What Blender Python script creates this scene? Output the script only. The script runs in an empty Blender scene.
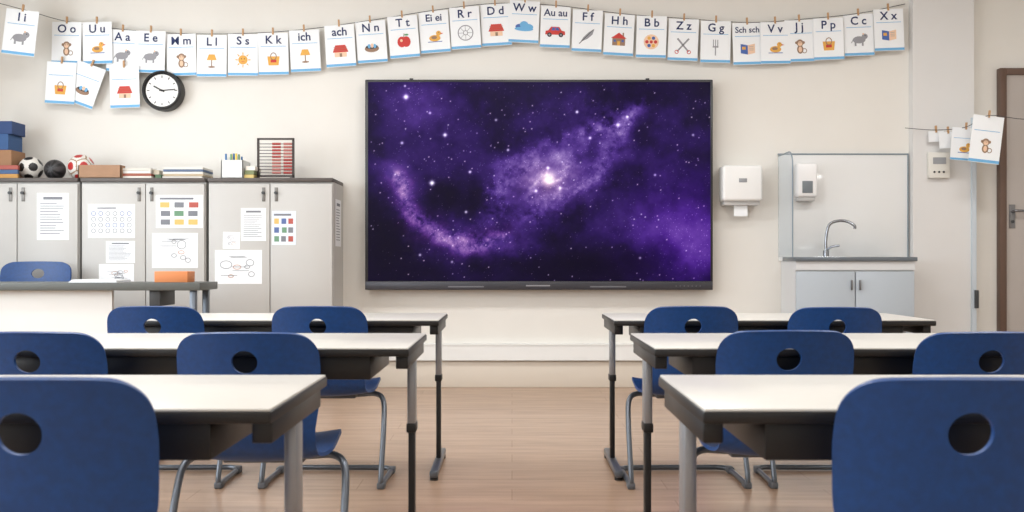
import bpy, bmesh, math, random
import numpy as np
from mathutils import Vector, Matrix
random.seed(4)
S=bpy.context.scene
S.view_settings.view_transform='Standard'
S.view_settings.look='None'
COL=S.collection
F=1000.0; CH=0.95; HY=262.0; D=7.6
def P(px,py,Z): return Vector(((px-512)/F*Z, Z, CH+(HY-py)/F*Z))
def XW(px,Z): return (px-512)/F*Z
def HW(py,Z): return CH+(HY-py)/F*Z
def srgb(r,g,b):
    def c(v):
        v/=255.0
        return v/12.92 if v<=.04045 else ((v+.055)/1.055)**2.4
    return (c(r),c(g),c(b),1)
MATS={}
def mat(name,rgb,rough=.5,metal=0,noise=0,nscale=20,bump=0,emit=0,coat=0):
    if name in MATS: return MATS[name]
    m=bpy.data.materials.new(name); m.use_nodes=True
    nt=m.node_tree; b=nt.nodes['Principled BSDF']
    c=srgb(*rgb)
    b.inputs['Base Color'].default_value=c
    b.inputs['Roughness'].default_value=rough
    b.inputs['Metallic'].default_value=metal
    b.inputs['Coat Weight'].default_value=coat
    if emit:
        b.inputs['Emission Color'].default_value=c
        b.inputs['Emission Strength'].default_value=emit
    if noise or bump:
        tc=nt.nodes.new('ShaderNodeTexCoord'); n=nt.nodes.new('ShaderNodeTexNoise')
        n.inputs['Scale'].default_value=nscale; n.inputs['Detail'].default_value=4
        nt.links.new(tc.outputs['Object'],n.inputs['Vector'])
        if noise:
            r=nt.nodes.new('ShaderNodeValToRGB')
            r.color_ramp.elements[0].position=.3; r.color_ramp.elements[1].position=.7
            r.color_ramp.elements[0].color=tuple(v*(1-noise) for v in c[:3])+(1,)
            r.color_ramp.elements[1].color=tuple(min(1,v*(1+noise)) for v in c[:3])+(1,)
            nt.links.new(n.outputs['Fac'],r.inputs['Fac']); nt.links.new(r.outputs['Color'],b.inputs['Base Color'])
        if bump:
            bp=nt.nodes.new('ShaderNodeBump'); bp.inputs['Strength'].default_value=bump
            bp.inputs['Distance'].default_value=.002
            nt.links.new(n.outputs['Fac'],bp.inputs['Height']); nt.links.new(bp.outputs['Normal'],b.inputs['Normal'])
    MATS[name]=m; return m
def link(ob,parent=None):
    COL.objects.link(ob)
    if parent is not None: ob.parent=parent
    return ob
def empty(name,loc=(0,0,0),rz=0,parent=None):
    e=bpy.data.objects.new(name,None); e.empty_display_size=.1
    e.location=loc; e.rotation_euler=(0,0,rz); return link(e,parent)
def bm_obj(name,bm,mats,parent=None,smooth=False,ang=35):
    me=bpy.data.meshes.new(name)
    bm.normal_update(); bm.to_mesh(me); bm.free()
    for m in (mats if isinstance(mats,(list,tuple)) else [mats]): me.materials.append(m)
    if smooth:
        me.polygons.foreach_set('use_smooth',[True]*len(me.polygons))
        me.set_sharp_from_angle(angle=math.radians(ang))
    return link(bpy.data.objects.new(name,me),parent)
def add_box(bm,x0,x1,y0,y1,z0,z1,mi=0,bevel=0,seg=2):
    r=bmesh.ops.create_cube(bm,size=1)
    vs=r['verts']
    for v in vs:
        v.co=Vector(((x0+x1)/2+v.co.x*(x1-x0),(y0+y1)/2+v.co.y*(y1-y0),(z0+z1)/2+v.co.z*(z1-z0)))
    fs=set(f for v in vs for f in v.link_faces)
    for f in fs: f.material_index=mi
    if bevel:
        es=list(set(e for v in vs for e in v.link_edges))
        bmesh.ops.bevel(bm,geom=es,offset=bevel,segments=seg,affect='EDGES',profile=.5,material=mi)
def box(name,x0,x1,y0,y1,z0,z1,m,parent=None,bevel=0,seg=2):
    bm=bmesh.new()
    x0,x1=sorted((x0,x1));y0,y1=sorted((y0,y1));z0,z1=sorted((z0,z1))
    add_box(bm,x0,x1,y0,y1,z0,z1,0,bevel,seg)
    return bm_obj(name,bm,m,parent,smooth=bool(bevel))
def add_cyl(bm,p1,p2,r1,r2=None,seg=24,mi=0,cap=True):
    p1=Vector(p1);p2=Vector(p2); d=p2-p1
    q=d.to_track_quat('Z','Y').to_matrix().to_4x4()
    M=Matrix.Translation((p1+p2)/2)@q
    r=bmesh.ops.create_cone(bm,cap_ends=cap,segments=seg,radius1=r1,radius2=r1 if r2 is None else r2,depth=d.length,matrix=M)
    for f in set(f for v in r['verts'] for f in v.link_faces): f.material_index=mi
def cyl(name,p1,p2,r,m,parent=None,r2=None,seg=24):
    bm=bmesh.new(); add_cyl(bm,p1,p2,r,r2,seg); return bm_obj(name,bm,m,parent,smooth=True)
def catmull(pts,n=8):
    pts=[Vector(p) for p in pts]; out=[]
    q=[pts[0]*2-pts[1]]+pts+[pts[-1]*2-pts[-2]]
    for i in range(1,len(q)-2):
        for k in range(n):
            t=k/n; a,b,c,d=q[i-1],q[i],q[i+1],q[i+2]
            out.append(.5*((2*b)+(c-a)*t+(2*a-5*b+4*c-d)*t*t+(3*b-a-3*c+d)*t**3))
    out.append(pts[-1]); return out
def add_tube(bm,pts,r,seg=10,mi=0,smooth=True,n=6):
    pp=catmull(pts,n) if smooth else [Vector(p) for p in pts]
    rings=[]; up=None
    for i,p in enumerate(pp):
        t=(pp[min(i+1,len(pp)-1)]-pp[max(i-1,0)]).normalized()
        if up is None:
            up=Vector((0,0,1)) if abs(t.z)<.9 else Vector((0,1,0))
        s=t.cross(up).normalized(); up=s.cross(t).normalized()
        rings.append([bm.verts.new(p+r*(math.cos(a)*s+math.sin(a)*up)) for a in [2*math.pi*k/seg for k in range(seg)]])
    for a,b in zip(rings,rings[1:]):
        for k in range(seg):
            f=bm.faces.new((a[k],a[(k+1)%seg],b[(k+1)%seg],b[k])); f.material_index=mi
    for rg in (rings[0],rings[-1]):
        f=bm.faces.new(rg); f.material_index=mi
def tube(name,pts,r,m,parent=None,seg=10,smooth=True):
    bm=bmesh.new(); add_tube(bm,pts,r,seg,0,smooth)
    bmesh.ops.recalc_face_normals(bm,faces=bm.faces)
    return bm_obj(name,bm,m,parent,smooth=True,ang=50)
def text(name,body,loc,size,m,parent=None,align='CENTER'):
    c=bpy.data.curves.new(name,'FONT'); c.body=body; c.size=size; c.align_x=align; c.align_y='CENTER'
    c.extrude=.0003; c.offset=size*.016; c.resolution_u=3
    c.materials.append(m)
    o=bpy.data.objects.new(name,c); o.location=loc; o.rotation_euler=(math.pi/2,0,0)
    return link(o,parent)

# ---------------- materials
wallm=mat('wall_paint',(228,225,218),.7,noise=.015,nscale=3,bump=.05)
wallg=mat('wall_paint_grey',(220,219,217),.65,noise=.012,nscale=3)
trimw=mat('trim_white',(234,234,231),.45)
basem=mat('baseboard_paint',(216,206,192),.5)
ceilm=mat('ceiling_paint',(244,244,242),.8,noise=.01)
white=mat('white_plastic',(240,240,238),.35)
paper=mat('paper_white',(240,243,245),.7)
black=mat('black_plastic',(18,18,20),.45)
dark=mat('dark_grey',(60,62,64),.5)
chrome=mat('chrome',(205,207,210),.18,metal=1)
steelg=mat('grey_steel_tube',(104,110,118),.32,metal=.7)
blue=mat('blue_plastic',(6,60,118),.42,noise=.14,nscale=60,bump=.04)
tabtop=mat('table_laminate',(206,203,196),.3,noise=.015,nscale=40)
tabedge=mat('table_edge_black',(15,15,17),.4)
cabm=mat('cabinet_grey',(188,186,182),.45,noise=.012,nscale=5)
cabtop=mat('cabinet_top_dark',(80,73,69),.5)
legm=mat('leg_light_grey',(150,152,156),.35,metal=.5)
# floor
fm=bpy.data.materials.new('floor_laminate'); fm.use_nodes=True; nt=fm.node_tree; b=nt.nodes['Principled BSDF']
tc=nt.nodes.new('ShaderNodeTexCoord'); mp=nt.nodes.new('ShaderNodeMapping'); mp.inputs['Scale'].default_value=(1.2,9,1)
nz=nt.nodes.new('ShaderNodeTexNoise'); nz.inputs['Scale'].default_value=2.2; nz.inputs['Detail'].default_value=6
br=nt.nodes.new('ShaderNodeTexBrick'); br.inputs['Scale'].default_value=1; br.inputs['Mortar Size'].default_value=.002
br.inputs['Brick Width'].default_value=1.3; br.inputs['Row Height'].default_value=.19
br.inputs['Color1'].default_value=srgb(180,150,126); br.inputs['Color2'].default_value=srgb(173,143,119); br.inputs['Mortar'].default_value=srgb(158,129,106)
rp=nt.nodes.new('ShaderNodeValToRGB'); rp.color_ramp.elements[0].color=(.84,.84,.84,1); rp.color_ramp.elements[1].color=(1,1,1,1)
rp.color_ramp.elements[0].position=.35; rp.color_ramp.elements[1].position=.65
mx=nt.nodes.new('ShaderNodeMix'); mx.data_type='RGBA'; mx.blend_type='MULTIPLY'; mx.inputs[0].default_value=1
L=nt.links.new
L(tc.outputs['Object'],mp.inputs['Vector']); L(mp.outputs['Vector'],nz.inputs['Vector']); L(nz.outputs['Fac'],rp.inputs['Fac'])
L(tc.outputs['Object'],br.inputs['Vector']); L(br.outputs['Color'],mx.inputs[6]); L(rp.outputs['Color'],mx.inputs[7]); L(mx.outputs[2],b.inputs['Base Color'])
b.inputs['Roughness'].default_value=.24

# ---------------- room shell
XL,XR,YB,ZC=-4.3,4.9,-2.6,3.3
box('floor',XL-.1,XR+.1,YB-.1,D+.1,-.1,0,fm)
box('ceiling',XL-.1,XR+.1,YB-.1,D+.1,ZC,ZC+.1,ceilm)
box('wall_front',XL-.1,XR+.1,D,D+.12,0,ZC,wallm)
box('wall_back',XL-.1,XR+.1,YB-.12,YB,0,ZC,wallm)
box('wall_right',XR,XR+.12,YB,D,0,ZC,wallm)
bm=bmesh.new()
wins=[(-1.6,.6),(1.2,3.4),(4.0,6.2)]
add_box(bm,XL-.12,XL,YB,D,0,.9); add_box(bm,XL-.12,XL,YB,D,2.7,ZC)
ys=[YB]+[v for w in wins for v in w]+[D]
for i in range(0,len(ys),2): add_box(bm,XL-.12,XL,ys[i],ys[i+1],.9,2.7)
bm_obj('wall_left',bm,wallm)
glassw=mat('daylight_pane',(235,243,255),.4,emit=1.6)
for i,(a,c) in enumerate(wins):
    e=empty('window_%d'%(i+1))
    bm=bmesh.new()
    for (y0,y1,z0,z1) in [(a,a+.06,.9,2.7),(c-.06,c,.9,2.7),((a+c)/2-.03,(a+c)/2+.03,.9,2.7),(a,c,.9,.96),(a,c,2.64,2.7)]:
        add_box(bm,XL-.10,XL-.03,y0,y1,z0,z1)
    bm_obj('window_frame',bm,trimw,e)
    box('window_pane',XL-.115,XL-.105,a,c,.9,2.7,glassw,e)
# raised right wall section + trims
ZP=7.52
box('wall_front_pier',XW(913,ZP),XW(974,ZP),ZP,D,0,ZC,wallg)
box('trim_1',XW(972,ZP-.02)-.0,XW(976.5,ZP-.02),ZP-.02,D,0,HW(118,ZP),mat('trim_bluegrey',(196,206,214),.4))
box('baseboard_front',XW(343,D)+.0,XW(779,D)-.02,D-.02,D,0,HW(361,D),basem,bevel=.004)
bm=bmesh.new()
add_box(bm,XW(343,D)+.01,XW(779,D)-.02,D-.055,D,HW(360,D),HW(345,D),0,.004)
add_box(bm,XW(343,D)+.01,XW(779,D)-.02,D-.06,D,HW(345,D),HW(343,D),0,.001)
bm_obj('trim_2',bm,trimw)
box('baseboard_right',XR-.02,XR,YB,D,0,.1,basem)
box('baseboard_left',XL,XL+.02,YB,D,0,.1,basem)

# ---------------- door
e=empty('door_1')
x0,x1=XW(1003,D),XW(1003,D)+.9; zt=HW(76,D)
brn=mat('door_frame_brown',(96,74,62),.45)
leafm=mat('door_leaf',(178,170,164),.4,noise=.015,nscale=4)
bm=bmesh.new()
add_box(bm,x0-.05,x0,D-.06,D,0,zt+.05,0,.003); add_box(bm,x1,x1+.05,D-.06,D,0,zt+.05,0,.003); add_box(bm,x0,x1,D-.06,D,zt,zt+.05,0,.003)
bm_obj('frame',bm,brn,e,True)
box('leaf',x0,x1,D-.04,D,0.005,zt,leafm,e)
hx=XW(1012,D-.04); hz=HW(214,D)
hm=mat('handle_metal',(130,130,132),.3,metal=.8)
box('handle_plate',hx-.022,hx+.022,D-.048,D-.04,hz-.11,hz+.07,hm,e,bevel=.003)
tube('handle_lever',[(hx,D-.045,hz+.02),(hx,D-.09,hz+.02),(hx+.03,D-.1,hz+.02),(hx+.12,D-.1,hz+.02)],.010,hm,e)
cyl('lock',(hx,D-.055,hz-.06),(hx,D-.045,hz-.06),.012,dark,e)
box('wall_latch',XW(973,ZP),XW(976,ZP),ZP-.05,ZP-.02,HW(308,ZP),HW(290,ZP),dark,bevel=.003)
# ---------------- television
def tv():
    Zt=7.48; e=empty('television')
    xa,xb=XW(365,Zt),XW(713,Zt); zt,zb=HW(79.5,Zt),HW(290,Zt)
    body=mat('tv_body',(34,34,38),.35); bez=mat('tv_lower_bezel',(66,66,72),.35,metal=.4)
    box('housing',xa,xb,Zt,Zt+.07,zb,zt,body,e,bevel=.006)
    box('wall_bracket',(xa+xb)/2-.4,(xa+xb)/2+.4,Zt+.07,D,zb+.4,zt-.4,dark,e)
    zs=HW(281.5,Zt)
    box('lower_bezel',xa+.004,xb-.004,Zt-.008,Zt,zb+.003,zs,bez,e,bevel=.002)
    for px in (448,590): box('speaker_slot',XW(px,Zt),XW(px+36,Zt),Zt-.0095,Zt-.008,HW(287.3,Zt),HW(286,Zt),mat('slot_light',(110,110,116),.4),e)
    box('logo_strip',XW(526,Zt),XW(550,Zt),Zt-.0095,Zt-.008,HW(286.3,Zt),HW(285.0,Zt),mat('logo_grey',(140,140,145),.4),e)
    for i in range(7): cyl('button',(XW(676+i*4,Zt),Zt-.0095,HW(286,Zt)),(XW(676+i*4,Zt),Zt-.007,HW(286,Zt)),.004,mat('slot_light',(0,0,0)),e,seg=8)
    for cpx in (411,648): cyl('top_knob',(XW(cpx,Zt),Zt+.03,zt),(XW(cpx,Zt),Zt+.03,zt+.012),.015,body,e)
    sx0,sx1,sz0,sz1=XW(368,Zt),XW(710.5,Zt),zs+.004,HW(82,Zt)
    W,H=620,362
    rng=np.random.RandomState(11)
    def fbm(scale,oct=5,seed=0,pers=.55):
        r=np.random.RandomState(seed); out=np.zeros((H,W)); a=1;tot=0
        for o in range(oct):
            n=int(scale*2**o)+2; m=int(n*H/W)+3
            g=r.rand(m+1,n+1)
            yy=np.linspace(0,m-1.001,H); xx=np.linspace(0,n-1.001,W)
            yi=yy.astype(int); xi=xx.astype(int); fy=(yy-yi)[:,None]; fx=(xx-xi)[None,:]
            fy=fy*fy*(3-2*fy); fx=fx*fx*(3-2*fx)
            A=g[yi][:,xi];B=g[yi][:,xi+1];C=g[yi+1][:,xi];E=g[yi+1][:,xi+1]
            out+=a*((A*(1-fx)+B*fx)*(1-fy)+(C*(1-fx)+E*fx)*fy); tot+=a; a*=pers
        return out/tot
    PX,PY=np.meshgrid(np.linspace(368,710.5,W),np.linspace(82,281,H))
    wx=(fbm(9,5,1)-.5)*18; wy=(fbm(9,5,2)-.5)*18
    X=PX+wx; Y=PY+wy
    n1=fbm(7,6,3,.62); n2=fbm(30,5,4,.75); n3=fbm(4,5,5)
    def curve(pts,w):
        pts=[Vector((p[0],p[1],0)) for p in pts]; cc=catmull(pts,6)
        acc=np.full((H,W),1e9)
        for p,q in zip(cc,cc[1:]):
            dx,dy=q.x-p.x,q.y-p.y; l2=dx*dx+dy*dy+1e-6
            t=np.clip(((X-p.x)*dx+(Y-p.y)*dy)/l2,0,1)
            acc=np.minimum(acc,(X-p.x-t*dx)**2+(Y-p.y-t*dy)**2)
        return np.exp(-acc/(2*w*w))
    def blob(cx,cy,a,b,ang):
        c,s=math.cos(ang),math.sin(ang); u=(X-cx)*c+(Y-cy)*s; v=-(X-cx)*s+(Y-cy)*c
        return np.exp(-(u*u/(2*a*a)+v*v/(2*b*b)))
    dens=np.clip((n1-.32)*2.4,0,1.4); fine=np.clip((n2-.36)*3.2,0,1.5); ridge=1-np.abs(2*fbm(12,5,8,.6)-1)
    ridge=np.clip((ridge-.6)*2.8,0,1.1)
    # spiral: polar in the inclined galactic plane (major axis ~ -33 deg, axis ratio .42)
    th=-.60; c_,s_=math.cos(th),math.sin(th)
    U=(X-548)*c_+(Y-180)*s_; V=(-(X-548)*s_+(Y-180)*c_)/.46
    R_=np.sqrt(U*U+V*V)+1e-3; TH=np.arctan2(V,U)
    phase=2*(TH+np.log(R_/22.0)/.42)
    spiral=(.5+.5*np.cos(phase))**2
    disk=np.exp(-(R_/62.0)**2)
    diskw=np.exp(-(R_/100.0)**2)
    armL=[(396,180),(406,205),(424,226),(450,240),(480,246),(505,238)]
    arm1=curve(armL,5); arm1b=curve(armL,15)
    rimU=curve([(492,186),(512,166),(545,146),(585,130),(618,122),(642,106)],6)
    rimL=curve([(500,212),(530,214),(564,202),(594,174),(616,146),(632,120)],6)
    bulge=blob(550,178,34,15,-.6)
    haz=blob(480,110,70,32,.2)*.35+blob(690,235,40,45,0)*1.15+blob(640,225,55,35,.3)*.45+blob(400,105,32,22,0)*.6+blob(430,150,50,40,0)*.35+blob(660,120,45,35,0)*.35
    I=.05+.07*dens+.32*haz*(.5+.6*dens)+.42*disk*(.35+.65*dens)+.20*diskw*dens
    I+=.46*spiral*diskw*(.25+.7*fine)+.40*bulge*(.6+.3*fine)
    I+=.24*rimL*(.1+fine*.85)+.34*rimU*(.1+fine*.85)+.68*arm1*(.1+fine*.85)+.30*arm1b*(.3+dens*.8)
    darkz=blob(600,262,50,14,0)+blob(385,250,22,28,0)+blob(500,266,50,8,0)*.5+blob(448,200,24,12,.5)*.5
    I*=1-.55*np.clip(darkz,0,1)
    I*=.72+.56*n3
    I*=1-.25*ridge*np.clip(diskw,0,1)
    core=np.exp(-((PX-548)**2+(PY-180)**2)/(2*4.4**2)); core2=np.exp(-((PX-548)**2/(2*19.0**2)+(PY-180)**2/(2*13.0**2)))
    I=np.clip(I,0,1.15)
    st=[0,.08,.2,.4,.65,.95,1.2]
    R=np.interp(I,st,[9,16,38,74,118,168,208]);G=np.interp(I,st,[4,6,18,44,88,142,190]);B=np.interp(I,st,[24,38,80,130,168,204,230])
    hz=np.clip(blob(690,235,40,45,0),0,1); G-=hz*14; B+=hz*10
    warm=np.clip(curve(armL,9)*fine,0,1)
    R+=warm*16
    cf=.5+.45*fine
    R+=core2*60*cf;G+=core2*52*cf;B+=core2*30*cf; R+=core*150;G+=core*145;B+=core*85
    img=np.stack([R,G,B],-1)
    for k in range(1200):
        i=rng.randint(1,H-1); j=rng.randint(1,W-1); a=rng.rand()**3.5*170+22
        img[i,j]+=np.array([a,a*.85,a*1.05])
        if a>120: img[i-1:i+2,j-1:j+2]+=a*.3
    for k in range(11000):
        i=rng.randint(0,H); j=rng.randint(0,W)
        if rng.rand()<I[i,j]**1.5*1.0: img[i,j]+=rng.rand()*80
    for (sx,sy,sr,sa) in [(406,97,2.2,255),(405,86,1,150),(432,183,2.3,255),(445,135,1.8,210),(402,143,1.5,150),(470,172,1.4,170),(577,112,1.4,190),(508,150,1.3,150),(655,175,1.2,120),(693,135,1.2,120),(430,113,1.2,130),(618,125,2,170),(627,117,1.5,140),(496,120,1.3,130),(640,258,1.2,120),(420,255,1.3,130),(548,168,1.5,160),(536,191,1.6,170),(560,188,1.4,150),(590,138,1.4,170),(466,212,1.4,160),(452,262,1.2,110)]:
        g=np.exp(-((PX-sx)**2+(PY-sy)**2)/(2*(sr*.7)**2))+.3*np.exp(-np.abs(PX-sx)/(sr*1.4)-np.abs(PY-sy)/.35)+.3*np.exp(-np.abs(PY-sy)/(sr*1.4)-np.abs(PX-sx)/.35)
        img+=(g*sa)[...,None]
    img=np.clip(img,0,255)/255
    lin=np.where(img<=.04045,img/12.92,((img+.055)/1.055)**2.4)
    gx=np.linspace(sx0,sx1,W); gz=np.linspace(sz1,sz0,H)
    VX,VZ=np.meshgrid(gx,gz); co=np.stack([VX,np.full_like(VX,Zt-.0015),VZ],-1).reshape(-1,3)
    idx=np.arange(W*H).reshape(H,W)
    q=np.stack([idx[1:,:-1],idx[1:,1:],idx[:-1,1:],idx[:-1,:-1]],-1).reshape(-1,4)
    me=bpy.data.meshes.new('screen'); nf=len(q)
    me.vertices.add(W*H); me.vertices.foreach_set('co',co.ravel())
    me.loops.add(nf*4); me.loops.foreach_set('vertex_index',q.ravel())
    me.polygons.add(nf); me.polygons.foreach_set('loop_start',np.arange(0,nf*4,4)); 
    me.update(calc_edges=True)
    ca=me.color_attributes.new('galaxy','FLOAT_COLOR','POINT')
    ca.data.foreach_set('color',np.concatenate([lin.reshape(-1,3),np.ones((W*H,1))],1).ravel())
    m=bpy.data.materials.new('tv_screen_galaxy'); m.use_nodes=True; nt=m.node_tree; b=nt.nodes['Principled BSDF']
    at=nt.nodes.new('ShaderNodeAttribute'); at.attribute_name='galaxy'
    b.inputs['Base Color'].default_value=(.002,.002,.003,1); b.inputs['Roughness'].default_value=.3
    b.inputs['Specular IOR Level'].default_value=.08
    nt.links.new(at.outputs['Color'],b.inputs['Emission Color']); b.inputs['Emission Strength'].default_value=1.0
    m.cycles.emission_sampling='NONE'
    me.materials.append(m)
    link(bpy.data.objects.new('screen',me),e)
tv()

# ---------------- cabinets
CZ=7.17
def cabinet(pa,pb,seam,first=False):
    e=empty('storage_cabinet')
    x0,x1=XW(pa,CZ),XW(pb,CZ); zt=HW(178,CZ)
    box('carcass',x0,x1,CZ+.02,D-.003,.06,zt-.028,cabm,e)
    box('plinth',x0+.01,x1-.01,CZ+.05,D-.02,0,.06,dark,e)
    box('top_board',x0,x1,CZ-.012,D-.003,zt-.028,zt,cabtop,e,bevel=.003)
    xs=XW(seam,CZ)
    for (a,b2,hs) in ((x0+.006,xs-.003,1),(xs+.003,x1-.006,-1)):
        box('door_panel',a,b2,CZ,CZ+.02,.08,zt-.04,cabm,e,bevel=.003)
    for sgn in (-1,1):
        hx=xs+sgn*.045; hz=HW(193,CZ)
        box('handle_plate',hx-.012,hx+.012,CZ-.004,CZ,hz-.06,hz+.04,mat('handle_grey',(120,118,114),.4,metal=.4),e,bevel=.002)
        cyl('handle_knob',(hx,CZ-.025,hz),(hx,CZ-.003,hz),.011,dark,e)
    return x0,x1,zt
cabinet(-44,78.3,17); cabinet(81,205.2,145.5); _,cx1,ctop=cabinet(208,333,270)
# ---------------- papers
PCOL=[(90,110,160),(180,90,80),(220,185,110),(110,150,120),(140,140,145),(190,140,110)]
def cm(c): return mat('print_%d_%d_%d'%c,c,.7)
ink=mat('print_ink',(125,128,135),.7); inkb=mat('letter_ink',(26,44,92),.7)
def disc(bm,cx,cz,rx,rz,y,mi,n=18):
    vs=[bm.verts.new((cx+rx*math.cos(-2*math.pi*k/n),y,cz+rz*math.sin(-2*math.pi*k/n))) for k in range(n)]
    f=bm.faces.new(vs); f.material_index=mi
def poly(bm,pts,y,mi):
    f=bm.faces.new([bm.verts.new((p[0],y,p[1])) for p in pts]); f.material_index=mi
def rect(bm,x0,x1,z0,z1,y,mi): poly(bm,[(x0,z0),(x1,z0),(x1,z1),(x0,z1)],y,mi)
def ring(bm,cx,cz,rx,rz,t,y,mi,n=24,a0=0,a1=2*math.pi):
    pv=None
    for k in range(n+1):
        a=a0+(a1-a0)*k/n
        o=bm.verts.new((cx+rx*math.cos(a),y,cz+rz*math.sin(a))); i_=bm.verts.new((cx+(rx-t)*math.cos(a),y,cz+(rz-t)*math.sin(a)))
        if pv: f=bm.faces.new((pv[0],o,i_,pv[1])); f.material_index=mi
        pv=(o,i_)
def sheet(name,pa,ya,pb,yb,kind,seed=0,Z=CZ,rot=0,parent=None,sheetcol=(236,238,240)):
    r=random.Random(seed)
    a=P(pa,ya,Z);b2=P(pb,yb,Z); w=b2.x-a.x; h=a.z-b2.z
    bm=bmesh.new(); add_box(bm,-w/2,w/2,-.0015,0,-h/2,h/2,0)
    y=-.0022
    mats=[cm(sheetcol),ink]+[cm(c) for c in PCOL]
    if kind=='text':
        rect(bm,-w*.3,w*.3,h*.36,h*.42,y,1)
        n=12
        for i in range(n):
            z=h*.28-i*h*.7/n
            rect(bm,-w*.4,-w*.4+w*.8*r.uniform(.6,1),z-h*.008,z+h*.008,y,1)
    elif kind=='table':
        for i in range(4):
            for j in range(6):
                cx=-w*.38+j*w*.152; cz=h*.22-i*h*.17
                ring(bm,cx,cz,w*.05,w*.05,w*.013,y,1 if r.random()<.7 else 2,10)
        rect(bm,-w*.3,w*.1,h*.36,h*.40,y,1)
    elif kind=='photos':
        rect(bm,-w*.42,w*.3,h*.36,h*.42,y,1)
        for i in range(3):
            for j in range(3):
                cx=-w*.3+j*w*.3+r.uniform(-.02,.02)*w; cz=h*.2-i*h*.26
                rect(bm,cx-w*.10,cx+w*.10,cz-h*.08,cz+h*.08,y,r.choice([2,3,4,5,6,7,1,1]))
    elif kind=='drawing':
        for i in range(6):
            rr=w*r.uniform(.05,.13); ring(bm,r.uniform(-.3,.3)*w,r.uniform(-.28,.28)*h,rr,rr*r.uniform(.5,1),w*.012,y-i*.0002,r.choice([1,6,1,7,1]))
        for i in range(5):
            z=r.uniform(-.35,.35)*h; xx=r.uniform(-.4,0)*w
            rect(bm,xx,xx+w*.35,z,z+h*.012,y-.002,1)
    bmesh.ops.recalc_face_normals(bm,faces=[f for f in bm.faces if f.material_index==0])
    o=bm_obj(name,bm,mats,parent); o.location=((a.x+b2.x)/2,Z-.0002,(a.z+b2.z)/2); o.rotation_euler=(0,rot,0)
    return o
sheet('notice_sheet',37,193,69,240,'text',1); sheet('timetable_sheet',88,204,135,238,'table',2)
sheet('photo_collage_sheet',156,195,203,228,'photos',3); sheet('notice_sheet',106,241,135,263,'text',4)
sheet('drawing_sheet',152,233,198,268,'drawing',5); sheet('notice_sheet',241,208,266,241,'text',6)
sheet('calendar_sheet',272,211,296,245,'photos',7,sheetcol=(222,230,240)); sheet('drawing_sheet',215,250,262,284,'drawing',8)
sheet('notice_sheet',223,232,240,249,'drawing',9,rot=.03); sheet('drawing_sheet',99,264,134,284,'drawing',10)
o=sheet('side_notice_sheet',0,195,32,243,'text',12); o.rotation_euler=(0,0,math.pi/2); o.location=(cx1+.0005,7.38,HW(222,CZ)+.0)

# ---------------- clock
def clock():
    e=empty('wall_clock',(XW(161,7.5),D,HW(90,7.5)))
    R=.152
    bm=bmesh.new(); n=48
    prof=[(R*.98,0),(R*1.0,-.05),(R*.97,-.09),(R*.88,-.095),(R*.80,-.08)]
    rings=[[bm.verts.new((r*math.cos(2*math.pi*k/n),y,r*math.sin(2*math.pi*k/n))) for k in range(n)] for r,y in prof]
    for a,b2 in zip(rings,rings[1:]):
        for k in range(n): bm.faces.new((a[k],a[(k+1)%n],b2[(k+1)%n],b2[k]))
    bmesh.ops.recalc_face_normals(bm,faces=bm.faces)
    bm_obj('rim',bm,black,e,True)
    cyl('face',(0,-.001,0),(0,-.078,0),R*.83,white,e,seg=48)
    bm=bmesh.new()
    for k in range(12):
        a=k*math.pi/6; 
        add_box(bm,-.003,.003,-.08,-.078,R*.62,R*.74)
        vs=list(bm.verts)[-8:]
        bmesh.ops.rotate(bm,verts=vs,cent=(0,0,0),matrix=Matrix.Rotation(a,3,'Y'))
    bm_obj('hour_marks',bm,black,e)
    for nm,a,l,w in (('hour_hand',math.radians(-62),.07,.005),('minute_hand',math.radians(85),.10,.0035)):
        o=box(nm,-w,w,-.084,-.081,-.02,l,black,e); o.rotation_euler=(0,a,0)
    cyl('hub',(0,-.088,0),(0,-.078,0),.008,black,e)
clock()

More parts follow.
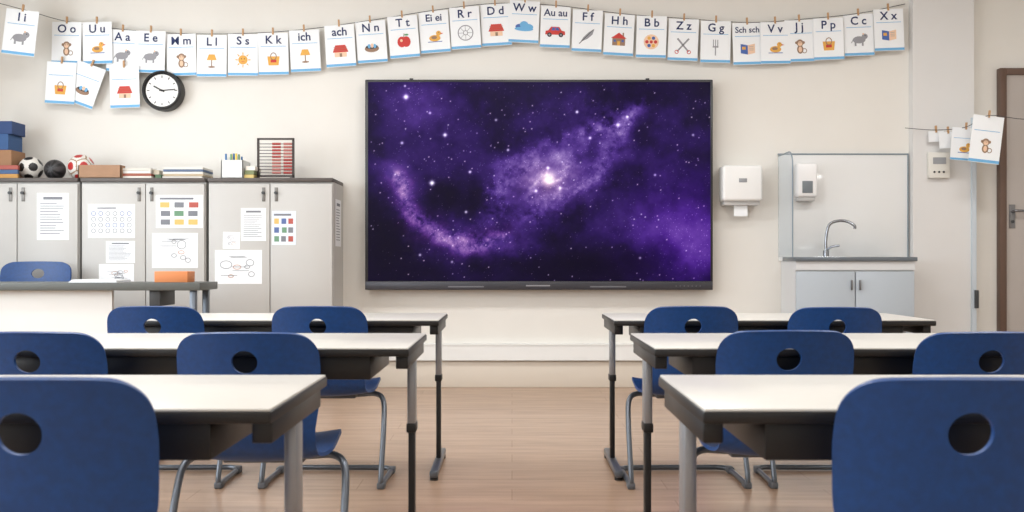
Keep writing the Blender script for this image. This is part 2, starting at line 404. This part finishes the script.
# ---------------- alphabet garland
G=empty('alphabet_card_garland')
GZ=7.54
cw=.225;chh=.315
stripe=cm((110,175,220))
def card(px,py,letters,motif,tilt=0,Z=GZ,w=cw,h=chh,back=False,pin=True):
    p=P(px,py,Z)
    bm=bmesh.new(); add_box(bm,-w/2,w/2,-.001,.001,-h,0,0)
    y=-.0018
    mats=[paper,stripe]+[cm(c) for c in [(200,62,56),(225,170,80),(90,150,100),(70,100,170),(150,120,98),(150,150,155),(235,200,170),(50,50,55)]]
    if h>.2:
        rect(bm,-w*.5,w*.5,-h*.99,-h*.93,y,1)
        rect(bm,-w*.42,w*.42,-h*.325,-h*.313,y,1)
    cz=-h*.62
    K=w*.24
    def D_(x,z,rx,rz,mi,l=0): disc(bm,x*K,cz+z*K,rx*K,rz*K,y-l*.0003,mi)
    def R_(x0,x1,z0,z1,mi,l=0): rect(bm,x0*K,x1*K,cz+z0*K,cz+z1*K,y-l*.0003,mi)
    def Q_(pts,mi,l=0): poly(bm,[(a*K,cz+c*K) for a,c in pts],y-l*.0003,mi)
    def O_(x,z,rx,rz,t,mi,l=0): ring(bm,x*K,cz+z*K,rx*K,rz*K,t*K,y-l*.0003,mi)
    if motif=='apple': D_(-.3,0,.62,.75,2); D_(.3,0,.62,.75,2,1); D_(-.35,.2,.18,.2,8,2); Q_([(-.05,.6),(.05,.6),(.15,1.15),(.03,1.15)],6,3); D_(.4,.95,.3,.13,4,3)
    elif motif=='car': Q_([(-1.4,-.4),(1.4,-.4),(1.35,.1),(.9,.2),(.55,.7),(-.6,.7),(-.95,.2),(-1.35,.1)],2); D_(-.8,-.42,.32,.32,9,1); D_(.8,-.42,.32,.32,9,1); D_(-.8,-.42,.14,.14,7,2); D_(.8,-.42,.14,.14,7,2); Q_([(-.55,.2),(-.05,.2),(-.05,.6),(-.4,.6)],5,1); Q_([(.05,.2),(.6,.2),(.4,.6),(.05,.6)],5,1)
    elif motif=='wheel': O_(0,0,1.1,1.1,.14,7); O_(0,0,.35,.35,.1,7,1); [Q_([(math.cos(a)*.3-.03*math.sin(a),math.sin(a)*.3+.03*math.cos(a)),(math.cos(a)*.3+.03*math.sin(a),math.sin(a)*.3-.03*math.cos(a)),(math.cos(a)+.03*math.sin(a),math.sin(a)-.03*math.cos(a)),(math.cos(a)-.03*math.sin(a),math.sin(a)+.03*math.cos(a))],7,2) for a in [k*math.pi/4 for k in range(8)]]
    elif motif=='ball': D_(0,0,1.05,1.05,8); [D_(.6*math.cos(k*1.05),.6*math.sin(k*1.05),.24,.24,(2,5,3)[k%3],1) for k in range(6)]; D_(0,0,.22,.22,2,1)
    elif motif=='house': R_(-.9,.9,-.8,.2,6); Q_([(-1.1,.2),(1.1,.2),(0,1)],2); R_(-.2,.2,-.8,-.2,3,1); R_(.4,.7,-.3,.0,5,1); R_(-.7,-.4,-.3,0,5,1); R_(.5,.7,.5,1,6,1)
    elif motif=='cloud': D_(-.5,0,.7,.4,5); D_(.5,0,.8,.45,1,1); D_(0,.3,.6,.5,1,2); D_(0,-.3,1.3,.3,1,3)
    elif motif=='hippo': D_(0,0,.9,.5,7); D_(.8,.45,.42,.38,7,1); R_(-.65,-.4,-.85,-.2,7,2); R_(.35,.6,-.85,-.2,7,2); D_(.85,.55,.07,.07,9,2); D_(.6,.8,.12,.14,8,2); Q_([(-.85,.1),(-1.15,-.4),(-1.08,-.45),(-.78,0)],7,2)
    elif motif=='monkey': D_(0,.4,.5,.5,6); D_(0,.3,.33,.32,8,1); D_(-.52,.45,.17,.2,6); D_(.52,.45,.17,.2,6,1); D_(0,-.5,.45,.6,6,0); D_(0,-.5,.25,.4,8,1); D_(-.12,.42,.05,.07,9,2); D_(.12,.42,.05,.07,9,2); O_(.6,-.7,.35,.35,.1,6)
    elif motif=='duck': D_(0,-.2,.8,.45,3); D_(.55,.45,.35,.35,3,1); Q_([(.85,.5),(1.25,.4),(.85,.3)],2,2); D_(.6,.55,.06,.06,9,2); D_(-.1,-.1,.4,.22,6,1); R_(-1,1,-.75,-.65,5,0)
    elif motif=='sun': D_(0,0,.65,.65,3); [Q_([(.75*math.cos(a-.15),.75*math.sin(a-.15)),(.75*math.cos(a+.15),.75*math.sin(a+.15)),(1.2*math.cos(a),1.2*math.sin(a))],3) for a in [k*math.pi/4 for k in range(8)]]; D_(-.2,.15,.07,.07,9,1); D_(.2,.15,.07,.07,9,1); R_(-.2,.2,-.28,-.22,2,1)
    elif motif=='nest': D_(0,-.25,1.0,.5,6); D_(0,.0,.85,.28,9,1); D_(-.35,.1,.22,.3,1,2); D_(.05,.15,.22,.3,8,3); D_(.42,.08,.22,.3,1,2)
    elif motif=='bag': Q_([(-.7,-.9),(.7,-.9),(.85,.35),(-.85,.35)],3); O_(0,.35,.45,.55,.12,6,1); R_(-.4,.4,-.5,-.1,2,1)
    elif motif=='tool': Q_([(-.9,-.9),(-.7,-1),(.9,.8),(.7,.95)],7); Q_([(.9,-.9),(.7,-1),(-.9,.8),(-.7,.95)],7,1); O_(-.85,-1,.28,.28,.1,2,2); O_(.85,-1,.28,.28,.1,2,2); D_(0,-.02,.1,.1,9,3)
    elif motif=='fork': [R_(x-.06,x+.06,0,1,7) for x in (-.3,0,.3)]; R_(-.4,.4,-.1,.1,7,1); R_(-.08,.08,-1.2,0,7,2)
    elif motif=='feather': Q_([(-.9,-.9),(-.5,-.2),(.2,.5),(1,1),(.75,.2),(.1,-.4)],7); Q_([(-1.1,-1.1),(-1.0,-1.15),(.9,.9),(.85,.95)],9,1)
    elif motif=='lamp': Q_([(-.7,.1),(.7,.1),(.4,.9),(-.4,.9)],3); R_(-.07,.07,-.8,.1,6); D_(0,-.85,.5,.13,6,1)
    elif motif=='book': Q_([(-1,-.6),(0,-.8),(0,.5),(-1,.7)],5); Q_([(1,-.6),(0,-.8),(0,.5),(1,.7)],8); [R_(.2,.8,z,z+.06,7,1) for z in (.3,.05,-.2)]; R_(-.8,-.3,-.1,.3,3,1)
    elif motif=='roof': Q_([(-1.1,-.2),(1.1,-.2),(.7,.8),(-.7,.8)],2); R_(-.85,.85,-.85,-.2,8); R_(-.15,.2,-.85,-.35,6,1); [R_(-.95,.95,z,z+.04,6,1) for z in (0,.25,.5)]
    o=bm_obj('alphabet_card',bm,mats,G); o.location=p; o.rotation_euler=(0,tilt,random.uniform(-.05,.05))
    if letters: text('letters',letters,(0,-.0022,-h*.17),.086 if len(letters)<5 else (.075 if len(letters)<6 else .062),inkb,o)
    if pin:
        box('clothespin',-.006,.006,-.008,.006,-.012,.04,mat('pin_wood',(190,150,108),.6),o)
    return o
cards=[(67,22,'O o','monkey',.02),(97,22,'U u','duck',-.02),(123,30,'A a','hippo',.05),
(151,31,'E e','hippo',.03),(181,34,'M m','monkey',-.02),(212,35,'L l','lamp',.01),(243,34,'S s','sun',.0),(273,33,'K k','bag',-.02),
(304,30,'ich','lamp',-.05),(339,25,'ach','roof',-.06),(370,21,'N n','nest',-.07),(402,16,'T t','apple',-.08),(433,11,'Ei ei','duck',-.07),(464,7,'R r','wheel',-.06),
(495,4,'D d','roof',-.05),(525,1,'W w','cloud',.04),(556,6,'Au au','car',.03),(588,10,'F f','feather',.04),(620,14,'H h','house',.05),(652,16,'B b','ball',.03),
(684,19,'Z z','tool',.04),(716,21,'G g','fork',.02),(747,23,'Sch sch','book',-.03),(775,22,'V v','duck',-.02),(799,20,'J j','monkey',-.04),
(828,18,'P p','bag',-.03),(858,14,'C c','hippo',-.04),(888,9,'X x','book',-.04)]
for i,c in enumerate(cards): card(c[0],c[1],c[2],c[3],c[4],Z=GZ-(i%2)*.008)
card(23,10,'I i','hippo',.12,Z=7.3,w=.24,h=.33)
card(62,62,'','bag',.06,Z=7.52); card(92,65,'','nest',.35,Z=7.525); card(124,66,'','roof',-.03,Z=7.52)
for (x,y,t,tl,Z,w,h) in [(936,131,'','0',7.48,.12,.08),(948,132,'','0',7.44,.14,.12)]:
    card(x,y,t,'',-.05,Z=Z,w=w,h=h)
card(966,128,'','duck',.08,Z=7.35,w=.2,h=.24); card(989,116,'','monkey',.12,Z=7.2,w=.22,h=.34)
tube('string',[P(-60,-12,7.1)]+[P(23,9.5,7.3)]+[P(c[0],c[1]-.5,GZ) for c in cards[::2]]+[P(905,4,7.59)],.0025,dark,G,seg=5)
tube('string_lower',[P(905,128,7.5),P(936,130,7.46),P(966,127,7.33),P(989,115.5,7.18),P(1040,119,6.9),P(1160,100,6.2)],.0025,dark,G,seg=5)

# ---------------- teacher desk + chair
e=empty('teacher_desk')
dz0,dz1=6.3,6.68; x1=XW(200,dz0); x0=-4.15; dh=.82
box('desk_top',x0,x1,dz0,dz1,dh-.05,dh,mat('desk_top_grey',(88,91,88),.45),e,bevel=.004)
box('front_panel',x0+.02,XW(112,dz0+.06),dz0+.06,dz0+.09,.02,dh-.05,mat('desk_panel',(222,221,217),.5),e)
lx=XW(158,dz0+.1)
box('bracket',lx-.035,lx+.035,dz0+.04,dz1-.06,dh-.15,dh-.05,dark,e,bevel=.004)
for lx in (x0+.06,x1-.06):
    for ly in (dz0+.06,dz1-.06): box('leg',lx-.02,lx+.02,ly-.02,ly+.02,0,dh-.05,steelg,e,bevel=.004)
box('file_box',XW(157,6.45),XW(190,6.45),6.4,6.55,dh,dh+.07,mat('orange_card',(212,132,80),.6),None,bevel=.004)
bm=bmesh.new()
for k in range(6):
    add_box(bm,XW(78,6.5)+k*.004,XW(78,6.5)+.3+random.uniform(-.01,.01),6.36,6.6,dh+k*.003,dh+k*.003+.0028)
bm_obj('loose_worksheets',bm,paper)

# ---------------- chair mesh
def chair_parts():
    prof=[(-.022,.768),(-.018,.755),(-.006,.70),(.006,.64),(.014,.57),(.022,.50),(.045,.435),(.09,.395),(.16,.382),(.25,.393),(.33,.41),(.385,.408),(.415,.385)]
    cc=catmull([(0,p[0],p[1]) for p in prof],5)
    L=[0]
    for a,b2 in zip(cc,cc[1:]): L.append(L[-1]+(b2-a).length)
    tot=L[-1]
    def at(s):
        for i in range(len(L)-1):
            if L[i+1]>=s: 
                t=(s-L[i])/(L[i+1]-L[i]); return cc[i].lerp(cc[i+1],t)
        return cc[-1]
    RC=.07
    def hw(s):
        base=np.interp(s,[0,.1,.2,.29,.38,.52,.66,tot],[.192,.199,.196,.182,.184,.208,.208,.19])
        if s<RC: base-=RC-(max(0,RC**2.3-(RC-s)**2.3))**(1/2.3)
        q=tot-s
        if q<.05: base-=.05-math.sqrt(max(0,.05**2-(.05-q)**2))
        return base
    ss=[0,.001,.003,.006,.01,.015,.022,.03,.04,.05,.06,.07]+list(np.arange(.085,tot-.055,.02))+[tot-v for v in (.05,.035,.024,.015,.008,.003,.001,0)]
    bm=bmesh.new(); NU=24; rows=[]
    for s in ss:
        c=at(s); w=hw(s); row=[]
        back=np.interp(s,[0,.28,.42],[1,.9,0])
        for k in range(NU+1):
            u=-1+2*k/NU; x=u*w; un=x/.2
            y=c.y+.045*back*un*un; z=c.z+(1-back)*.018*un*un
            if s<.07: z-=.008*un*un*(1-s/.07)
            row.append(bm.verts.new((x,y,z)))
        rows.append(row)
    for a,b2 in zip(rows,rows[1:]):
        for k in range(NU): bm.faces.new((a[k],b2[k],b2[k+1],a[k+1]))
    me=bpy.data.meshes.new('tmp'); bm.to_mesh(me); bm.free()
    ob=bpy.data.objects.new('tmp',me); COL.objects.link(ob)
    so=ob.modifiers.new('s','SOLIDIFY'); so.thickness=.011; so.offset=0
    cb=bmesh.new(); add_cyl(cb,(0,-.2,.684),(0,.2,.684),.036,seg=40)
    for v in cb.verts: v.co.z=.684+(v.co.z-.684)*.9
    cme=bpy.data.meshes.new('cut'); cb.to_mesh(cme); cb.free(); cut=bpy.data.objects.new('cut',cme); COL.objects.link(cut)
    bo=ob.modifiers.new('b','BOOLEAN'); bo.operation='DIFFERENCE'; bo.object=cut; bo.solver='EXACT'
    dg=bpy.context.evaluated_depsgraph_get(); shell=bpy.data.meshes.new_from_object(ob.evaluated_get(dg)); shell.name='seat_shell'
    bpy.data.objects.remove(ob); bpy.data.objects.remove(cut)
    shell.materials.clear(); shell.materials.append(blue)
    shell.polygons.foreach_set('use_smooth',[True]*len(shell.polygons)); shell.set_sharp_from_angle(angle=math.radians(40))
    bm=bmesh.new()
    for s in (-1,1):
        add_tube(bm,[(s*.05,.27,.368),(s*.13,.27,.370),(s*.2,.25,.375),(s*.238,.215,.352),(s*.248,.17,.27),(s*.25,.09,.1),(s*.25,.065,.035),(s*.25,.09,.014),(s*.25,.16,.014),(s*.25,.38,.014),(s*.24,.42,.014),(s*.20,.44,.014)],.0115,n=5,seg=10)
        for yy in (.085,.385): add_box(bm,s*.25-.016,s*.25+.016,yy-.03,yy+.03,0,.028,1,.006)
    add_tube(bm,[(-.20,.44,.014),(0,.44,.014),(.2,.44,.014)],.0115)
    add_box(bm,-.12,.12,.2,.34,.36,.382,1,.006)
    bmesh.ops.recalc_face_normals(bm,faces=bm.faces)
    fr=bpy.data.meshes.new('frame'); bm.to_mesh(fr); bm.free(); fr.materials.append(steelg); fr.materials.append(mat('glide_grey',(90,93,98),.5))
    fr.polygons.foreach_set('use_smooth',[True]*len(fr.polygons)); fr.set_sharp_from_angle(angle=math.radians(50))
    return shell,fr
SH,FR=chair_parts()
def chair(X,Y,rz=0,sx=1,sz=1):
    e=empty('school_chair',(X,Y,0),rz); e.scale=(sx,1,sz)
    link(bpy.data.objects.new('seat_shell',SH),e); link(bpy.data.objects.new('frame',FR),e)
for X,Y,r,sx,sz in [(-.737,1.50,.03,.96,1.013),(.686,1.50,-.02,.96,1.013),(-1.345,2.78,0,1.02,.985),(-.737,2.76,.0,1,.985),(.785,2.84,0,.99,.985),(1.33,2.78,.02,1,.985),
              (-1.48,4.12,.02,1,1),(-.80,4.12,-.02,1,1),(.745,4.12,.02,.98,1),(1.34,4.12,-.03,.97,.995)]:
    chair(X,Y,r,sx,sz)
e=empty('teacher_chair',(XW(36,7.0),7.03,0),math.pi)
tsh=SH.copy(); 
o=link(bpy.data.objects.new('seat_shell',tsh),e); o.scale=(1.25,.9,1); o.location=(0,0,.185)
cyl('gas_post',(0,.2,.12),(0,.2,.56),.025,steelg,e)
bm=bmesh.new()
for k in range(5):
    a=k*2*math.pi/5; add_tube(bm,[(0,.2,.12),(.11*math.cos(a),.2+.11*math.sin(a),.09),(.2*math.cos(a),.2+.2*math.sin(a),.065)],.016)
    add_cyl(bm,(.2*math.cos(a)-.012,.2+.2*math.sin(a),.028),(.2*math.cos(a)+.012,.2+.2*math.sin(a),.028),.028)
bm_obj('star_base',bm,black,e,True)

# ---------------- tables
def table(xend,side,yn,yf,Ln=1.55,rz=0):
    e=empty('school_desk'); h=.70
    xa,xb=(xend-Ln,xend) if side<0 else (xend,xend+Ln)
    bm=bmesh.new()
    add_box(bm,xa,xb,yn,yf,h-.026,h-.004,0,.004)
    bm_obj('top_edge',bm,tabedge,e,True)
    bm=bmesh.new(); add_box(bm,xa+.003,xb-.003,yn+.003,yf-.003,h-.006,h,0,.002)
    bm_obj('top_surface',bm,tabtop,e,True)
    box('under_shelf',xa+.12,xb-.12,yn+.06,yf-.10,h-.10,h-.026,tabedge,e,bevel=.004)
    for s,xe in ((1,xa),(-1,xb)):
        x=xe+s*.025
        box('end_beam',x-.018,x+.018,yn+.04,yf-.04,h-.066,h-.026,tabedge,e,bevel=.003)
        yl=yn+(yf-yn)*.56
        box('leg_upper',x-.013,x+.013,yl-.03,yl+.03,.42,h-.066,legm,e,bevel=.006)
        box('leg_lower',x-.0105,x+.0105,yl-.022,yl+.022,.04,.42,black,e,bevel=.004)
        box('collar',x-.0155,x+.0155,yl-.034,yl+.034,.40,.43,black,e,bevel=.004)
        box('foot',x-.018,x+.018,yn+.02,yf-.02,.014,.045,steelg,e,bevel=.008)
        for yy in (yn+.05,yf-.05): cyl('glide',(x,yy,0),(x,yy,.016),.018,black,e)
table(-.315,-1,4.31,4.90,1.42); table(.44,1,4.31,4.90,1.39)
table(-.30,-1,2.91,3.52,1.56); table(.415,1,2.91,3.52,1.62)
table(-.41,-1,1.70,2.22,1.55); table(.325,1,1.70,2.22,1.6)

# ---------------- sink unit
e=empty('sink_cabinet')
SZ=7.2; xa,xb=XW(796,SZ),XW(915,SZ); ct=HW(257,SZ)
sidem=mat('sink_cab_side',(212,214,215),.45)
doorm=mat('sink_cab_door',(178,187,195),.4)
box('carcass',xa,xb,SZ+.02,ZP-.001,.08,ct-.03,sidem,e)
box('plinth',xa+.01,xb-.01,SZ+.06,ZP-.01,0,.08,dark,e)
box('counter_top',xa-.012,xb+.012,SZ-.02,ZP-.001,ct-.03,ct,mat('counter_grey',(110,118,125),.3,metal=.4),e,bevel=.004)
box('fascia',xa,xb,SZ,SZ+.02,HW(270,SZ),ct-.032,sidem,e)
xm=(xa+xb)/2
for a,b2 in ((xa+.004,xm-.004),(xm+.004,xb-.004)): box('door_panel',a,b2,SZ,SZ+.02,.09,HW(271.5,SZ),doorm,e,bevel=.003)
for s in (-1,1): box('handle',xm+s*.03-.005,xm+s*.03+.005,SZ-.02,SZ,HW(290,SZ),HW(280,SZ),hm,e,bevel=.002)
bm=bmesh.new(); add_box(bm,XW(815,SZ),XW(880,SZ),SZ+.03,SZ+.18,ct-.004,ct+.002,0,.001); bm_obj('basin_rim',bm,chrome,e)
box('carcass_back',xa,XW(913,ZP)-.002,ZP-.001,D-.002,.08,ct-.03,sidem,e)
tile=mat('splashback_white',(230,231,230),.14,coat=.4)
sb=empty('splashback')
box('panel',XW(779,D-.02),XW(912,ZP)-.004,D-.02,D-.002,ct-.028,HW(155,D),tile,sb,bevel=.003)
gl=bpy.data.materials.new('splash_guard_acrylic'); gl.use_nodes=True; nt=gl.node_tree; b=nt.nodes['Principled BSDF']
b.inputs['Base Color'].default_value=srgb(190,208,218); b.inputs['Alpha'].default_value=.22; b.inputs['Roughness'].default_value=.08
gx=XW(779,D-.02)-.006
bm=bmesh.new()
pts=[(D-.02,ct+.0),(7.2,ct+.0),(7.2,HW(170,7.2))]
for k in range(8): 
    a=k/7*math.pi/2; pts.append((7.2+.1*(1-math.cos(a)),HW(152,7.3)-.1+.1*math.sin(a)+.0))
pts.append((D-.02,HW(152,7.3)))
vs=[bm.verts.new((gx,p[0],p[1])) for p in pts]; f=bm.faces.new(vs)
r=bmesh.ops.extrude_face_region(bm,geom=[f]); bmesh.ops.translate(bm,verts=[v for v in r['geom'] if isinstance(v,bmesh.types.BMVert)],vec=(.006,0,0))
bmesh.ops.recalc_face_normals(bm,faces=bm.faces)
bm_obj('side_guard',bm,gl,sb)
edge=[(gx+.003,p[0],p[1]) for p in pts[1:]]
ge=mat('guard_edge_grey',(128,142,152),.3)
tube('guard_edge',edge,.005,ge,sb,seg=6,smooth=False)
box('top_trim',gx,XW(912,ZP)-.004,D-.026,D-.002,HW(155,D),HW(153.8,D),ge,sb)
box('right_trim',XW(912,ZP)-.012,XW(912,ZP)-.004,D-.026,D-.02,ct,HW(155,D),ge,sb)
e=empty('sink_faucet')
fx=XW(829,7.35); 
fcm=mat('faucet_chrome',(150,154,160),.2,metal=1)
cyl('base',(fx,7.42,ct+.001),(fx,7.42,ct+.05),.022,fcm,e); 
zt=HW(221,7.4)
tube('spout',[(fx,7.42,ct+.04),(fx,7.42,ct+.13),(fx+.02,7.41,zt-.03),(fx+.08,7.39,zt),(fx+.14,7.37,zt-.005),(fx+.185,7.35,zt-.035),(fx+.19,7.35,zt-.06)],.011,fcm,e)
tube('lever',[(fx,7.42,ct+.05),(fx+.03,7.39,ct+.075),(fx+.08,7.36,ct+.085)],.008,fcm,e)

def dispenser(name,pa,ya,pb,yb,depth,Zw,col=(236,236,234)):
    a=P(pa,ya,Zw-depth);b2=P(pb,yb,Zw-depth); e=empty(name)
    m=mat('disp_'+name,col,.3)
    box('cover',a.x,b2.x,Zw-depth,Zw-.001,b2.z+.03,a.z,m,e,bevel=.022,seg=4)
    box('base_tray',a.x+.015,b2.x-.015,Zw-depth*.8,Zw-.001,b2.z,b2.z+.05,mat('disp_grey',(195,195,194),.4),e,bevel=.008)
    return e,a,b2
e,a,b2=dispenser('paper_towel_dispenser',723,165,763,205,.17,D)
box('window_slot',(a.x+b2.x)/2-.03,(a.x+b2.x)/2+.03,D-.173,D-.169,(a.z+b2.z)/2+.02,(a.z+b2.z)/2+.05,mat('slot_grey',(150,152,155),.3),e,bevel=.001)
box('towel',(a.x+b2.x)/2-.05,(a.x+b2.x)/2+.05,D-.10,D-.09,b2.z-.08,b2.z+.005,paper,e)
e,a,b2=dispenser('soap_dispenser',797,163,818,201,.10,D-.021,(246,246,246))
box('lever_plate',a.x+.04,b2.x-.04,D-.021-.105,D-.021-.098,b2.z+.06,b2.z+.15,mat('soap_window',(120,128,134),.3),e,bevel=.001)
e=empty('wall_thermostat')
a=P(929,152,ZP-.04);b2=P(950,178,ZP-.04)
box('case',a.x,b2.x,ZP-.04,ZP-.001,b2.z,a.z,mat('thermostat_plastic',(222,220,212),.4),e,bevel=.006)
box('display',a.x+.03,b2.x-.03,ZP-.043,ZP-.04,a.z-.09,a.z-.04,mat('slot_grey',(0,0,0)),e)
for k in range(3): cyl('button',(a.x+.04+k*.035,ZP-.045,b2.z+.045),(a.x+.04+k*.035,ZP-.039,b2.z+.045),.008,dark,e,seg=12)

# ---------------- things on cabinets
T=ctop
def ball(name,px,r,Z,kind):
    c=Vector((XW(px,Z),Z,T+r)); bm=bmesh.new(); bmesh.ops.create_icosphere(bm,subdivisions=5,radius=r)
    ib=bmesh.new(); bmesh.ops.create_icosphere(ib,subdivisions=1,radius=1); dirs=[v.co.normalized() for v in ib.verts]; ib.free()
    R=Matrix.Rotation(.5,3,'X')@Matrix.Rotation(.4,3,'Z')
    dirs=[R@d for d in dirs]
    for f in bm.faces:
        d=f.calc_center_median().normalized(); ds=sorted((d.dot(q) for q in dirs),reverse=True)
        if kind=='soccer': f.material_index=1 if ds[0]>.93 else 0
        elif kind=='dark': f.material_index=1 if (int(math.degrees(math.atan2(d.z,d.x))/20)%2==0) else 0
        else: f.material_index=1 if ds[0]>.95 else (2 if ds[0]-ds[1]<.05 else 0)
    mm={'soccer':[mat('ball_white',(220,217,210),.4),mat('ball_black',(20,20,22),.4)],
        'dark':[mat('ball_black',(0,0,0)),mat('ball_charcoal',(52,50,52),.5)],
        'red':[mat('ball_white',(0,0,0)),mat('ball_red',(180,40,38),.4),mat('ball_seam',(150,120,90),.5)]}[kind]
    o=bm_obj(name,bm,mm,smooth=True); o.location=c
ball('soccer_ball',31,.085,7.35,'soccer'); ball('handball',55,.075,7.35,'dark'); ball('volleyball',81,.095,7.38,'red')
brown=mat('cardboard',(160,124,96),.7,noise=.05)
def tray(name,pa,pb,yt,Zf,m,depth=.25,yb=None):
    x0,x1=XW(pa,Zf),XW(pb,Zf); zt=HW(yt,Zf); bm=bmesh.new()
    add_box(bm,x0,x1,Zf,Zf+depth,T,T+.006); t=.006
    add_box(bm,x0,x1,Zf,Zf+t,T,zt);add_box(bm,x0,x1,Zf+depth-t,Zf+depth,T,zt);add_box(bm,x0,x0+t,Zf,Zf+depth,T,zt);add_box(bm,x1-t,x1,Zf,Zf+depth,T,zt)
    return bm_obj(name,bm,m)
tray('cardboard_box',78,121,165,7.19,brown,.08)
def stack(name,pa,pb,yt,Zf,cols,depth=.24):
    x0,x1=XW(pa,Zf),XW(pb,Zf); zt=HW(yt,Zf); bm=bmesh.new(); n=len(cols); hh=(zt-T)/n
    for i in range(n):
        j=random.uniform(-.008,.008); add_box(bm,x0+j,x1+j,Zf+abs(j),Zf+depth,T+i*hh,T+(i+1)*hh-.001,i,.0015)
    return bm_obj(name,bm,[mat('bk_%d_%d_%d'%c,c,.6) for c in cols])
stack('paper_ream_stack',122.5,151,168,7.22,[(226,222,214),(160,90,70),(228,226,220),(215,210,200)])
stack('picture_book_stack',154,160,170,7.25,[(90,120,90),(200,190,170)])
stack('exercise_book_stack',163,203,167,7.2,[(226,222,214),(190,172,145),(226,224,218),(90,110,140),(225,220,212)])
tray('supply_box',221,243,160,7.2,mat('tub_white',(218,220,218),.4),.2)
bm=bmesh.new()
for k in range(9):
    xx=XW(225+k*1.7,7.25); zz=HW(random.uniform(152,157),7.25)
    add_box(bm,xx,xx+.011,7.25+(k%3)*.03,7.262+(k%3)*.03,T+.007,zz,k%4)
bm_obj('rulers_and_pens',bm,[cm(c) for c in [(70,120,170),(240,240,235),(230,200,80),(120,160,120)]],bpy.data.objects['supply_box'])
stack('reading_book_stack',244.5,254,166,7.22,[(214,190,120),(120,130,90),(236,230,220)],.18)
e=empty('abacus')
az=7.30; x0,x1=XW(257,az),XW(294,az); z1=HW(138,az)
woodb=mat('abacus_frame',(52,42,38),.5)
bm=bmesh.new(); 
add_box(bm,x0,x0+.014,az,az+.02,T,z1); add_box(bm,x1-.014,x1,az,az+.02,T,z1); add_box(bm,x0,x1,az,az+.02,z1-.012,z1); add_box(bm,x0,x1,az,az+.02,T+.02,T+.032)
add_box(bm,x0,x0+.02,az-.05,az+.07,T,T+.012); add_box(bm,x1-.02,x1,az-.05,az+.07,T,T+.012)
bm_obj('frame',bm,woodb,e)
bm=bmesh.new()
for i in range(10):
    z=T+.05+i*(z1-T-.08)/9.5; add_cyl(bm,(x0,az+.01,z),(x1,az+.01,z),.0025,seg=6,mi=2)
    for k in range(10):
        xx=x1-.022-k*.0125-(0.02 if k>4 else 0) ; add_cyl(bm,(xx-.0055,az+.01,z),(xx+.0055,az+.01,z),.0085,seg=12,mi=0 if (k<5)==(i<5) else 1)
bm_obj('rods_and_beads',bm,[mat('bead_red',(170,60,52),.4),mat('bead_pale',(184,112,102),.4),woodb],e)
bm=bmesh.new()
cols=[(40,80,130),(60,110,150),(150,110,76),(30,60,110)]
add_box(bm,XW(-20,7.25),XW(12,7.25),7.24,7.45,T,HW(150,7.25),2,.003)
add_box(bm,XW(-20,7.25),XW(9,7.25),7.24,7.45,HW(150,7.25)+.001,HW(134,7.25),0,.003)
add_box(bm,XW(-18,7.25),XW(12,7.25),7.25,7.45,HW(134,7.25)+.001,HW(121,7.25),3,.003)
bm_obj('game_box_stack',bm,[mat('bk_%d_%d_%d'%c,c,.6) for c in cols])
stack('folder_stack',-2,18,165,7.18,[(190,140,70),(60,90,130),(160,80,70)],.035)

# ---------------- lights
panm=mat('lamp_diffuser',(255,252,245),.5,emit=2.8)
for i,(lx,ly) in enumerate([(-2.2,5.3),(0.2,5.3),(2.8,5.3),(-2.2,2.2),(0.2,2.2),(2.8,2.2),(-2.2,-.9),(2.8,-.9)]):
    e=empty('ceiling_light_panel')
    box('housing',lx-.62,lx+.62,ly-.32,ly+.32,ZC-.05,ZC,white,e)
    box('diffuser',lx-.58,lx+.58,ly-.28,ly+.28,ZC-.056,ZC-.05,panm,e)
    ld=bpy.data.lights.new('panel_lamp','AREA'); ld.shape='RECTANGLE'; ld.size=1.1; ld.size_y=.5; ld.energy=28.5 if ly>3 else 25; ld.color=(.985,.99,1)
    lo=bpy.data.objects.new('panel_lamp',ld); lo.location=(lx,ly,ZC-.065); link(lo,e)
for i,(a,c) in enumerate(wins):
    ld=bpy.data.lights.new('daylight','AREA'); ld.shape='RECTANGLE'; ld.size=1.7; ld.size_y=c-a; ld.energy=55; ld.color=(.90,.96,1)
    lo=bpy.data.objects.new('window_daylight',ld); lo.location=(XL+.02,(a+c)/2,1.8); lo.rotation_euler=(0,-math.pi/2,0); link(lo,bpy.data.objects['window_%d'%(i+1)])
w=bpy.data.worlds.new('world'); S.world=w; w.use_nodes=True
w.node_tree.nodes['Background'].inputs[0].default_value=(.8,.88,1,1); w.node_tree.nodes['Background'].inputs[1].default_value=1

# ---------------- camera
cd=bpy.data.cameras.new('camera'); cam=bpy.data.objects.new('camera',cd); COL.objects.link(cam)
cam.location=(0,0,CH); cam.rotation_euler=(math.pi/2,0,0)
cd.sensor_width=36; cd.lens=36*F/1024; cd.shift_y=(HY-256)/1024
cd.clip_start=.05; cd.dof.use_dof=True; cd.dof.focus_distance=6.5; cd.dof.aperture_fstop=6.5
S.camera=cam
